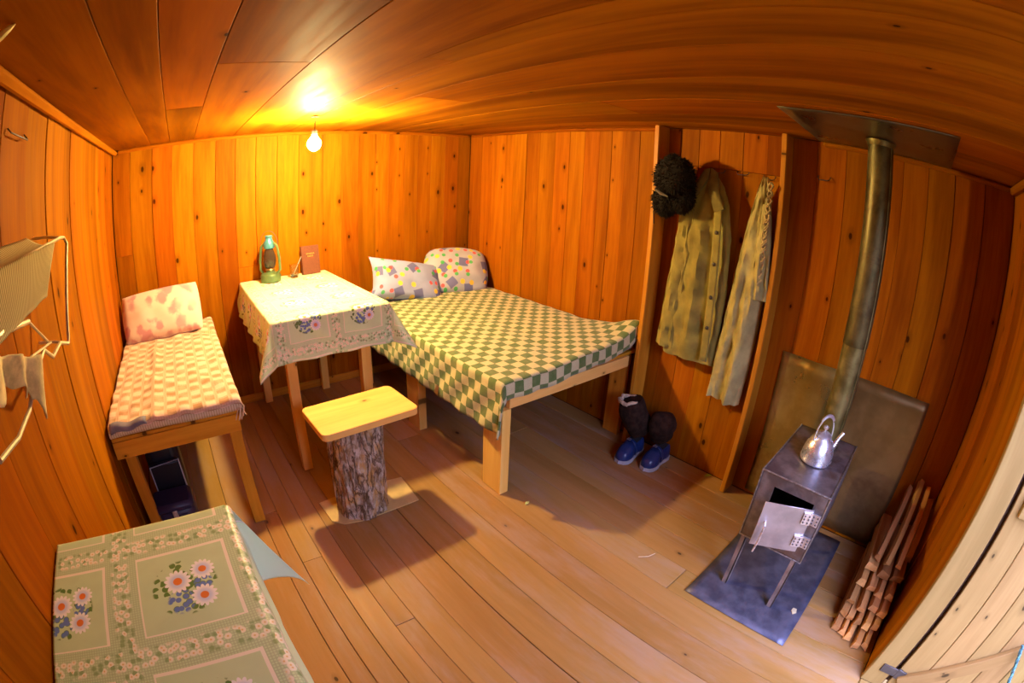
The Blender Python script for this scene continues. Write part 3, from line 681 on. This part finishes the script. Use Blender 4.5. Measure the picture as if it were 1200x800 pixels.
# stovepipe
PX, PY, PR = 2.358, .65, .053
sp = thing('stovepipe', 'tall dull metal stovepipe rising from the stove to the ceiling', 'pipe', (PX, PY, Z1))
Part().lathe([(PR, Z1+.001), (PR, 1.02)], (PX, PY, 0), 32).obj('lower_section', M_PIPE, sp); Part().lathe([(PR+.002, 1.0), (PR+.0025, 1.005), (PR+.0015, 1.77)], (PX, PY, 0), 32).obj('upper_section', metal('dark_reflection_pipe', (.085, .072, .025), (.16, .135, .05), .46, .7, 10, (.06, .04, .015)), sp)  # upper section coloured darker: the dark reflection is put into its colour
Part().tube([(PX-.030, PY-.0475, Z1), (PX-.030, PY-.0475, 1.76)], .0025, 6).obj('seam', M_PIPE, sp)
Part().lathe([(PR+.003, 1.755), (PR+.012, 1.772), (PR+.012, 1.7745), (PR+.003, 1.7745)], (PX, PY, 0), 32).obj('collar', M_PIPE, sp)
# kettle
kx, ky, kz = 2.175, .652, Z1+.001
kt = thing('kettle', 'small aluminium kettle with wire handle standing on the wood stove', 'kettle', (kx, ky, kz))
Part().lathe([(.060, 0), (.067, .004), (.069, .012), (.067, .018), (.0655, .04), (.059, .068), (.046, .092), (.034, .102), (.033, .105)], (kx, ky, kz), 36).obj('body', M_ALU, kt)
Part().lathe([(.036, .104), (.036, .108), (.026, .118), (.010, .124), (.006, .127), (.006, .132), (.011, .136), (.011, .144), (.004, .149)], (kx, ky, kz), 28).obj('lid', M_ALU, kt)
sd = Vector((.78, -.62, 0)).normalized()
cK = Vector((kx, ky, kz))
Part().tube([cK+sd*.055+Vector((0, 0, .035)), cK+sd*.078+Vector((0, 0, .055)), cK+sd*.092+Vector((0, 0, .085)), cK+sd*.112+Vector((0, 0, .108))], [.016, .012, .009, .008], 12).obj('spout', M_ALU, kt)
hp = [cK+sd*(.046*cos(a))+Vector((0, 0, .088+.095*sin(a)**.8)) for a in [pi*k/20 for k in range(21)]]
Part().tube(hp, .0032, 8).tube([q+Vector((0, 0, .007)) for q in hp[5:16]], .0045, 8).obj('handle', M_ALU, kt)
# metal sheets
def sheet(name, P0, P1, axis, mat, label, th=.002, wob=.006, nu=18, nv=14):
    p = Part()
    def fn(u_, v_):
        w = wob*(noise.noise((u_*2.3, v_*1.7, 1.0))+.5*noise.noise((u_*5, v_*4, 2)))
        if axis == 'x': return Vector((P0[0]-abs(w), P0[1]+(P1[1]-P0[1])*u_, P0[2]+(P1[2]-P0[2])*v_)), (u_, v_)
        return Vector((P0[0]+(P1[0]-P0[0])*u_, P0[1]+(P1[1]-P0[1])*v_, P0[2]+abs(w)*(1 if axis == 'z' else -1))), (u_, v_)
    o = p.grid(nu, nv, fn).obj(name, mat, solid=th, loc=(Vector(P0)+Vector(P1))/2); return tag(o, label, 'metal sheet')
sheet('wall_heat_sheet', (W-.006, 1.03, .02), (W-.006, .625, .80), 'x', M_SHEET, 'shiny tin sheet on the wall left of the stovepipe, beside the upright board', .002, .018)
sheet('wall_heat_sheet', (W-.004, .64, .02), (W-.004, .235, .80), 'x', metal('brown_reflection_tin', (.20, .135, .05), (.30, .20, .08), .42, .7, 4, (.15, .08, .03)), 'tin sheet with brown reflection in its colour, on the wall behind the stove, right of the stovepipe', .002, .008)  # brown reflection painted into the base colour of this sheet
sheet('ceiling_heat_sheet', (1.99, .975, H-.003), (W-.028, .335, H-.003), 'c', M_CEILSHEET, 'dark tin sheet on the ceiling around the top of the stovepipe', .0015, .004)
sheet('floor_plate', (1.808, .885, .0022), (2.60, .39, .0022), 'z', M_PLATE, 'dark blue steel plate on the floor under the stove', .0015, .001)

# ------------------------------------------------------------------ firewood
def stick(c_, ln, w_, t_, R, lab=None):
    k = random.random; q = []
    base = [(-w_/2, -t_/2), (w_/2, -t_/2*(.6+.6*k())), (w_/2*(.4+.6*k()), t_/2), (-w_/2*(.5+.5*k()), t_/2*(.6+.4*k()))]
    for j in range(4):
        z = (j/3-.5)*ln; b_ = Vector((random.uniform(-.004, .004), random.uniform(-.004, .004), 0))
        q += [Vector((x, y, z+(random.uniform(-.012, .012) if j in (0, 3) else 0)))+b_ for x, y in base]
    fs = [(3, 2, 1, 0), (12, 13, 14, 15)]+[(j*4+i, j*4+(i+1) % 4, j*4+4+(i+1) % 4, j*4+4+i) for j in range(3) for i in range(4)]
    me = bpy.data.meshes.new('firewood_stick'); me.from_pydata(q, [], fs); me.materials.append(MS)
    o = bpy.data.objects.new('firewood_stick', me); COL.objects.link(o); T = (R @ AX['x']).to_4x4(); T.translation = c_; o.matrix_basis = T
    if lab: return tag(o, lab, 'firewood', 'firewood beside the stove')
    return tag(o, 'split pine firewood stick stacked in the corner to the right of the stove', 'firewood', 'firewood beside the stove')
rs = random.Random(3)
rows = [(.024, 5, 2.27, .56), (.068, 5, 2.30, .54), (.112, 4, 2.34, .52), (.156, 4, 2.38, .47), (.20, 3, 2.42, .42)]
for (z, n_, xc, ln) in rows:
    for k in range(n_):
        y = .030+(k+.5)*(.215/n_); R = Matrix.Rotation(rs.uniform(-.022, .022), 3, 'Z') @ Matrix.Rotation(rs.uniform(-.012, .012), 3, 'Y')
        stick(Vector((xc+rs.uniform(-.02, .03), y, z)), ln, .215/n_*.84, .036, R)
lean = iter(('leaning firewood stick on top of the pile, nearest the stove', 'leaning firewood stick on top of the pile, second from the stove, reaching highest', 'leaning firewood stick on top of the pile, third from the stove', 'leaning firewood stick on top of the pile, close against the door-side wall'))
for (a, b, w_) in (((2.24, .20, .25), (2.60, .17, .42), .034), ((2.22, .145, .255), (2.61, .125, .46), .036), ((2.25, .085, .25), (2.61, .07, .44), .032), ((2.33, .045, .25), (2.61, .04, .40), .04)):
    a = Vector(a); b = Vector(b); d = (b-a).normalized(); zz = Vector((0, 0, 1)); y_ = zz.cross(d).normalized(); z_ = d.cross(y_)
    stick((a+b)/2, (b-a).length, w_, .034, Matrix((d, y_, z_)).transposed(), next(lean))

# ------------------------------------------------------------------ coats, hat, hooks
def hook(c_, label, mat=M_DARKIRON, dirv=(-1, 0, 0), w=.03):
    d = Vector(dirv); s = Vector((0, 1, 0)); c_ = Vector(c_)
    pts = [c_-s*w+Vector((0, 0, .012)), c_-s*w+d*.012, c_-s*w*.7+d*.022+Vector((0, 0, -.006)), c_+s*w*.7+d*.022+Vector((0, 0, -.008)), c_+s*w+d*.012, c_+s*w+Vector((0, 0, .012))]
    p = Part().tube(pts, .0022, 6); return tag(p.obj('wall_hook', mat, loc=c_), label, 'hook')
hook((W-.001, 1.495, 1.575), 'bent wire hook holding the khaki jacket'); hook((W-.001, 1.365, 1.58), 'empty bent wire hook between the two hanging coats')
hook((W-.001, 1.225, 1.575), 'bent wire hook holding the pale torn coat'); hook((W-.001, .95, 1.615), 'bent wire hook in the shadow right of the upright board')
hook((.001, 1.64, 1.665), 'bent wire hook high on the left wall near the ceiling', dirv=(1, 0, 0), w=.07)
def hang(levels, xc, folds, nu=72, seed=0):
    """closed hanging garment: levels = (z, y centre, half width, depth)"""
    p = Part(); m = len(levels); nv = 90
    def fn(u_, v_):
        q = v_*(m-1); i = min(int(q), m-2); k = q-i; k = k*k*(3-2*k) if 0 else k
        z, yc, hw, dp = (levels[i][j]*(1-k)+levels[i+1][j]*k for j in range(4)); a = 2*pi*u_
        ca, sa = cos(a), sin(a); ca = math.copysign(abs(ca)**.8, ca); sa = math.copysign(abs(sa)**.75, sa)
        amp = dp*.42*min(1, v_*1.6)
        fd = amp*sum(w_*sin(ca*fr+ph+v_*tw) for fr, ph, tw, w_ in folds)+.012*noise.noise((ca*3+seed, sa*3, z*9))+.010*noise.noise((ca*2.2+z*7+seed, z*13-ca*2, 4.0))*min(1, v_*3)+.005*noise.noise((ca*7+seed, z*30+ca*5, 8.0))
        x = xc-(sa*dp*.5+(fd if sa > -.2 else fd*.2)); x = min(x, W-.004)
        return Vector((x, yc+ca*hw, z+(.010*noise.noise((ca*2.5, sa, seed)) if v_ > .9 else 0))), (u_, v_)
    p.grid(nu, nv, fn, True); p.f += [tuple(range(nu))[::-1], tuple(nv*nu+k for k in range(nu))]; p.uv = None
    return p
MK = fabric('khaki_cotton', (.30, .25, .055), .2, 7, .9, .35); MK2 = fabric('pale_khaki_cotton', (.44, .39, .15), .22, 7, .9, .4)
j1 = thing('jacket', 'khaki jacket with dark buttons and raised collar hanging beside the fur hat', 'jacket', (W-.05, 1.5, .6))
hang([(1.545, 1.50, .025, .025), (1.50, 1.50, .06, .05), (1.42, 1.515, .105, .075), (1.25, 1.515, .135, .085), (1.0, 1.515, .145, .085), (.8, 1.52, .15, .08), (.62, 1.525, .155, .07)], W-.055, ((3, .3, .6, .55), (7, 1, 1.2, .30), (13, 2, -1, .08))).obj('body', MK, j1)
hang([(1.44, 1.585, .03, .04), (1.36, 1.605, .045, .06), (1.1, 1.63, .05, .06), (.85, 1.65, .052, .055), (.655, 1.66, .055, .05)], W-.085, ((4, .3, .6, .3),), 28, 3).obj('sleeve', MK, j1)
p = Part()
for pts in (((1.51, 1.585), (1.475, 1.565), (1.445, 1.47), (1.405, 1.395), (1.455, 1.375), (1.50, 1.46)), ((1.515, 1.585), (1.545, 1.575), (1.585, 1.49), (1.575, 1.435), (1.545, 1.47), (1.515, 1.53))):
    k = len(pts); cen = (sum(q[0] for q in pts)/k, sum(q[1] for q in pts)/k)
    xf = lambda y, z: W-.062-.045*min(1, (1.60-z)/.16)
    vs = [Vector((xf(y, z)-.006, y, z)) for y, z in pts]+[Vector((xf(*cen)-.022, *cen))]+[Vector((xf(y, z)+.014, y, z)) for y, z in pts]
    p.add(vs, [(i, (i+1) % k, k) for i in range(k)]+[((i+1) % k, i, k+1+i, k+1+(i+1) % k) for i in range(k)])
p.obj('collar', fabric('olive_collar', (.22, .18, .05)), j1)
def plk(u_, v_): return Vector((W-.107-.004*sin(v_*40)*.3, 1.437-.026*v_+(u_-.5)*.04, 1.39-.74*v_)), (u_, v_)
p = Part().grid(4, 24, plk); p.uv = None; p.obj('placket', MK, j1, solid=.006)
for z in (1.28, 1.13, .97, .82): Part().ball((W-.114, 1.437-.026*(1.39-z)/.74, z), .010, 12, 6, (.4, 1, 1)).obj('button', plain('dark_button', (.05, .035, .02), .4), j1)
j2 = thing('coat', 'pale khaki torn coat hanging against the upright board left of the stovepipe', 'coat', (W-.05, 1.25, .45))
hang([(1.575, 1.222, .014, .02), (1.50, 1.225, .035, .045), (1.36, 1.235, .058, .07), (1.15, 1.25, .078, .085), (.9, 1.262, .09, .09), (.7, 1.272, .096, .085), (.48, 1.275, .092, .075)], W-.065, ((3, 1.3, 2.2, .55), (6, .4, -2.5, .40), (11, 2, 3, .15)), seed=9).obj('body', MK2, j2)
hang([(1.45, 1.195, .02, .04), (1.30, 1.19, .034, .055), (1.12, 1.185, .042, .06), (1.02, 1.18, .046, .055)], W-.10, ((5, .3, 1.6, .5),), 28, 5).obj('sleeve', MK2, j2)
p = Part()
for s in (0, 1):
    pts = []
    for k in range(34):
        q = k/33; pts.append((W-.128+.006*sin(k*2.1+s), 1.172+.012*sin(k*1.25+s*pi)+.012*q, 1.55-.44*q))
    p.tube(pts, .0055, 6)
for k in range(12): 
    z = 1.50-.035*k; p.tube([(W-.128, 1.165, z), (W-.138, 1.178+random.uniform(-.01, .01), z-.02), (W-.126, 1.19, z-.03)], .004, 5)
p.obj('knotted_cord', fabric('cord_cotton', (.48, .38, .17)), j2)['label'] = 'knotted cord along the torn edge'
scarf = Part()
def scf(u_, v_): return Vector((W-.022-.02*sin(v_*3+u_*2), 1.635+.03*v_+(u_-.5)*(.045-.015*v_)+.006*sin(v_*11), 1.57-.52*v_)), (u_, v_)
scarf.grid(8, 30, scf); scarf.uv = None
tag(scarf.obj('cloth_strip', fabric('straw_cloth', (.62, .42, .14)), solid=.006, loc=(W-.04, 1.65, 1.3)), 'narrow straw-coloured cloth strip hanging between the fur hat and the khaki jacket', 'cloth')
# fur hat on the first divider
MFUR = plain('black_fur', (.010, .007, .005), .85, spec=.2)
hx, hy, hz = W-.165, 1.658, 1.484
hat = thing('fur_hat', 'black fur hat with hanging ear flaps on the upright board by the bed', 'hat', (hx, hy, hz))
def furball(c_, rad, sc, seed, nu=40, nv=26):
    c_ = Vector(c_); p = Part(); vs = []
    p.ball((0, 0, 0), 1., nu, nv, (1, 1, 1))
    p.v = [c_+Vector((q.x*sc[0], q.y*sc[1], q.z*sc[2]))*rad*(1+.10*noise.noise(q*2.2+Vector((seed, 0, 0)))+.05*noise.noise(q*7+Vector((seed, 0, 0)))) for q in p.v]; return p
body = furball((hx, hy, hz+.03), .105, (.75, 1.0, 1.0), 2); body.obj('crown', MFUR, hat)
fl1 = furball((hx+.005, hy+.045, hz-.085), .072, (.7, 1.0, 1.0), 5, 30, 20); fl1.obj('ear_flap', MFUR, hat); fl2 = furball((hx+.005, hy-.05, hz-.055), .068, (.7, .9, 1.1), 8, 30, 20); fl2.obj('ear_flap', MFUR, hat)
p = Part(); rf = random.Random(5)
for src in (body, fl1, fl2):
    cc = sum(src.v, Vector())/len(src.v)
    for q in src.v:
        for _ in range(3):
            d = (q-cc).normalized(); tip = q+d*rf.uniform(.004, .011)+Vector((rf.uniform(-.012, .012), rf.uniform(-.012, .012), rf.uniform(-.018, .006)))
            s_ = d.orthogonal().normalized()*.0045; p.add([q-s_-d*.004, q+s_-d*.004, q-d*.004+d.cross(s_).normalized()*.0045, tip], [(0, 1, 3), (1, 2, 3), (2, 0, 3)])
fo = p.obj('fur', MFUR, hat, smooth=False); fo['kind'] = 'stuff'
Part().tube([(hx-.01, hy+.09, hz-.10), (hx-.012, hy+.102, hz-.15), (hx-.01, hy+.095, hz-.21)], .003, 6).obj('tie_cord', M_BLACK, hat)
Part().tube([(hx-.085, hy+.05, hz-.04), (hx-.088, hy+.02, hz-.055), (hx-.085, hy-.02, hz-.065)], [.004, .008, .004], 6).obj('trim_braid', plain('grey_braid', (.10, .085, .07), .7), hat)

# ------------------------------------------------------------------ shoes and boots
MSH = plain('blue_leather', (.012, .030, .125), .28, bump=.15, scale=90); MSO = plain('grey_rubber', (.42, .42, .46), .7)
def shoe(toe, heel, w_, label):
    toe = Vector((*toe, 0)); heel = Vector((*heel, 0)); d = (heel-toe); ln = d.length; d.normalize(); s = Vector((-d.y, d.x, 0)); c_ = (toe+heel)/2
    T = thing('shoe', label, 'shoe', c_, 'blue leather shoes')
    def outline(q):      # half width along 0..1 toe->heel
        return w_/2*(max(0, 1-(1-min(q/.28, 1))**2.2)**.5)*(1-.16*sin(min(max((q-.35)/.4, 0), 1)*pi))*(max(0, 1-max(0, (q-.86)/.14)**2.4))**.5
    pr = Part(); K = 26; n_ = 18
    hts = lambda q: .046+.030*min(1, q/.35)**1.3+.016*max(0, (q-.5)/.5)
    def up(u_, v_):
        q = v_; a = pi*u_; hw = outline(q)*.97+.0005; h = hts(q)*(max(.02, 1-(1-min(q/.12, 1))**2))**.5*(max(.05, 1-max(0, (q-.93)/.07)**2))**.5
        ca, sa = cos(a), sin(a)**.62
        top = min(sa, .80) if q > .52 else sa
        return toe+d*(q*ln)+s*(hw*math.copysign(abs(ca)**.75, ca))+Vector((0, 0, .020+h*top)), (u_, v_)
    pr.grid(n_, K, up); pr.uv = None; pr.obj('upper', MSH, T)
    q_ = Part(); pts = [toe+d*(q*ln)+s*(outline(q)+.004)*sg for sg, rng in ((1, range(K+1)), (-1, range(K, -1, -1))) for q in [k/K for k in rng]]
    pts = [toe-d*.004+s*0]+[p_ for p_ in pts]; m = len(pts)
    q_.add([p_+Vector((0, 0, .002)) for p_ in pts]+[p_+Vector((0, 0, .024)) for p_ in pts], [tuple(range(m))[::-1], tuple(range(m, 2*m))]+[(i, (i+1) % m, (i+1) % m+m, i+m) for i in range(m)])
    q_.obj('sole', MSO, T, smooth=False)['label'] = 'pale grey sole'
    def stp(u_, v_):
        a = pi*u_; q = .47+.09*v_; hw = outline(q)+.003
        return toe+d*(q*ln)+s*(hw*cos(a))+Vector((0, 0, .024+(hts(q)+.004)*sin(a)**.62)), (u_, v_)
    q_ = Part().grid(14, 3, stp); q_.uv = None; sp_ = q_.obj('strap', MSH, T, solid=.003)
    b_ = toe+d*(.5*ln)+s*.012+Vector((0, 0, .024+hts(.5)+.006)); Rq = Matrix((d, s, Vector((0, 0, 1)))).transposed()
    Part().tube([b_+Rq @ Vector(k) for k in ((-.008, -.011, 0), (.008, -.011, 0), (.008, .011, 0), (-.008, .011, 0))], .0016, 6, True).obj('buckle', M_BRIGHT, sp_)
    q_ = Part().add([toe+d*(q*ln)+s*(outline(q)*.6*sg)+Vector((0, 0, .022+hts(q)*.80)) for sg, qs in ((1, (.56, .68, .8, .92)), (-1, (.92, .8, .68, .56))) for q in qs], [tuple(range(8))])
    q_.obj('lining', plain('dark_lining', (.02, .018, .018), .9), T, smooth=False)
    return T
shoe((2.335, 1.685), (2.56, 1.715), .095, 'blue strapped leather shoe with grey sole, nearer the bed')
shoe((2.385, 1.545), (2.615, 1.565), .095, 'blue strapped leather shoe with grey sole, nearer the stove')
MFB = fabric('brown_felt', (.032, .017, .011), .35, 30, .95, .6, None, 0.)
def felt(name, pts, rads, label, seed, cuff=None):
    p = Part(); P = [Vector(q) for q in pts]
    n_ = 22; m = 30; rings = []
    def cat(i, k):
        a, b, c_, d_ = P[max(i-1, 0)], P[i], P[min(i+1, len(P)-1)], P[min(i+2, len(P)-1)]
        return .5*((2*b)+(c_-a)*k+(2*a-5*b+4*c_-d_)*k*k+(3*b-a-3*c_+d_)*k**3)
    pp = []; rr = []
    for j in range(m+1):
        q = j/m*(len(P)-1); i = min(int(q), len(P)-2); k = q-i; pp.append(cat(i, k)); rr.append(rads[i]*(1-k)+rads[i+1]*k)
    p.tube(pp, rr, n_); p.v = [q+Vector((noise.noise(q*14+Vector((seed, 0, 0))), noise.noise(q*14+Vector((seed, 5, 0))), noise.noise(q*14+Vector((seed, 9, 0)))))*.010 for q in p.v]
    T = thing(name, label, 'boot', (P[0].x, P[0].y, 0), 'brown felt boots'); p.obj('body', MFB, T)
    if cuff:
        c_, r_ = Vector(cuff[0]), cuff[1]; q_ = Part(); rnd = random.Random(seed)
        q_.tube([c_+Vector((r_*cos(2*pi*k/20)+rnd.uniform(-.006, .006), r_*sin(2*pi*k/20)+rnd.uniform(-.006, .006), rnd.uniform(-.008, .008))) for k in range(20)], .011, 7, True)
        q_.obj('woolly_lining', fabric('cream_wool', (.62, .52, .36), .3, 60, .95, .8), T)['label'] = 'cream woolly lining'
    return T
felt('felt_boot', [(2.52, 1.70, .125), (2.505, 1.715, .19), (2.478, 1.742, .27), (2.462, 1.757, .325)], [.050, .080, .080, .066], 'dark brown felt boot standing upright with cream lining showing at the top', 1, ((2.461, 1.758, .328), .056))
felt('felt_boot', [(2.575, 1.60, .115), (2.565, 1.585, .16), (2.545, 1.575, .22), (2.535, 1.57, .27), (2.54, 1.568, .30)], [.045, .070, .080, .068, .02], 'dark brown felt boot leaning with its rounded toe upward over the shoes', 6)

# ------------------------------------------------------------------ wire rack and cloths on the left wall
rk = thing('drying_rack', 'bent wire drying rack fixed to the left wall planks', 'rack', (.05, 1.5, 1.25))
A = (.10, 1.775, 1.394); B_ = (.10, 1.852, 1.372); Cc = (.10, 1.715, 1.146)
Part().tube([(.10, .93, 1.381), (.10, 1.278, 1.381), A, (.10, 1.82, 1.39), B_, (.10, 1.80, 1.28), Cc, (.10, 1.70, 1.135), (.10, 1.62, 1.160), (.10, 1.53, 1.155), (.10, 1.47, 1.19), (.10, 1.35, 1.165), (.10, 1.28, 1.14), (.10, 1.18, 1.135), (.10, 1.073, 1.153)], .005, 8).obj('outer_wire', M_WIRE, rk)
Part().tube([(.16, .95, 1.31), (.16, 1.11, 1.315), (.14, 1.30, 1.286)], .005, 8).tube([(.14, 1.30, 1.286), (.11, 1.49, 1.20)], .003, 6).tube([(.11, 1.25, 1.225), (.10, 1.54, 1.185)], .003, 6).obj('inner_wire', M_WIRE, rk)
for (y, z) in ((1.775, 1.394), (1.70, 1.135), (1.0, 1.381)): Part().tube([(.10, y, z), (.05, y+.01, z+.01), (.0, y+.015, z+.015)], .004, 7).obj('bracket', M_WIRE, rk)
def rclo(u_, v_):
    y = 1.0+u_*.70; yt = min(y, 1.70); zr = 1.388+.001*u_
    if v_ < .35: k = v_/.35; x = .012+(.102-.012)*k; z = zr+.028*(1-k)-.012*sin(k*pi)
    else: k = (v_-.35)/.65; x = .106+.062*k; z = zr+.005-(.085+.0*u_)*k; y = 1.0+u_*(.70-.33*k)
    return Vector((x, y, z+.003*noise.noise((u_*5, v_*5, 0)))), (u_*.7, v_*.3)
cl = Part().grid(50, 26, rclo).obj('woven_cloth', stripe_mat('straw_ribbed_weave', (.30, .25, .11), (.60, .52, .28), .012, 0), solid=.003, loc=(.09, 1.3, 1.38)); tag(cl, 'ribbed straw-coloured cloth draped over the wire rack on the left wall', 'cloth')
def rag(u_, v_):
    y = 1.09+u_*.30; ln = .10+.07*noise.noise((u_*6, 0, 3))+.05*(1 if .72 < u_ < .95 else 0)
    return Vector((.128-.018*v_+.01*sin(u_*17), y+.03*v_*sin(u_*5), 1.298-.10*u_-ln*.62*v_+.004*noise.noise((u_*9, v_*9, 1)))), (u_*.3, v_*.2)
rg_ = Part().grid(40, 14, rag).obj('pale_rag', fabric('pale_rag_cotton', (.80, .66, .32), .25, 25), solid=.003, loc=(.12, 1.25, 1.2)); tag(rg_, 'pale ragged cloth hanging from the lower wire of the rack', 'cloth')

# ------------------------------------------------------------------ small things
def leaf(name, x, y, z, ln, ang, col_, label):
    p = Part(); pts = [(0, 0), (.25, .16), (.55, .2), (.8, .1), (1, 0), (.8, -.1), (.55, -.2), (.25, -.16)]
    Rz = Matrix.Rotation(ang, 3, 'Z'); vs = [Vector((x, y, z))+Rz @ Vector((a*ln, b*ln*1.2, .004+abs(b)*ln*.5)) for a, b in pts]
    mid = [Vector((x, y, z))+Rz @ Vector((a*ln, 0, .0015)) for a in (.25, .55, .8)]
    p.add(vs+mid, [(0, 8, 1), (1, 8, 9, 2), (2, 9, 10, 3), (3, 10, 4), (4, 10, 5), (5, 10, 9, 6), (6, 9, 8, 7), (7, 8, 0)])
    tag(p.obj(name, plain(name+'_colour', col_, .6), solid=.0006, loc=(x, y, z)), label, 'leaf')
leaf('fallen_leaf', 2.60, 1.27, .0, .05, -.6, (.30, .42, .06), 'green fallen leaf on the floor beside the stove')
leaf('fallen_leaf', 1.705, 1.735, .0, .035, .3, (.62, .66, .22), 'pale yellow-green fallen leaf in the middle of the floor')
tag(Part().add([(1.985, .43, .0035), (2.0, .445, .0035), (2.02, .442, .0035), (2.022, .425, .0035), (2.0, .418, .0035), (1.985, .43, .0065), (2.0, .445, .0075), (2.02, .442, .0065), (2.022, .425, .006), (2.0, .418, .007)], [(4, 3, 2, 1, 0), (5, 6, 7, 8, 9), (0, 1, 6, 5), (1, 2, 7, 6), (2, 3, 8, 7), (3, 4, 9, 8), (4, 0, 5, 9)]).obj('wood_chip', plain('pale_chip', (.72, .62, .36), .8), smooth=False), 'pale wood chip lying on the steel floor plate', 'chip')
stw = Part().tube([(1.83, 1.15, .004), (1.86, 1.12, .006), (1.90, 1.11, .004)], .0018, 5).obj('straw', plain('pale_straw', (.75, .62, .40), .8)); tag(stw, 'pale straw lying on the floor boards before the stove', 'straw')
p = Part()
for s in range(3):
    p.tube([(DX1-.045+.008*cos(k*.9+s*2.09), -.52-.01*k+.0*s, .46-.018*k+.008*sin(k*.9+s*2.09)) for k in range(22)], .0055, 6)
rp = thing('door_rope', 'teal and white twisted rope hanging on the open door', 'rope', (DX1-.045, -.6, .3)); p.obj('strand', check_mat('teal_rope', (.05, .22, .28), (.6, .65, .6), .01) if 0 else fabric('teal_rope_fibre', (.10, .28, .34), .5, 120), rp)
p = Part().tube([(.125, 1.222, H-.001), (.118, 1.213, H-.010), (.108, 1.204, H-.022), (.098, 1.197, H-.040)], [.002, .007, .009, .002], 7)
tag(p.obj('wood_splinter', plain('pale_splinter', (.80, .68, .22), .6), loc=(.12, 1.22, H)), 'pale yellow splinter of wood curling down from the ceiling near the left wall', 'splinter')
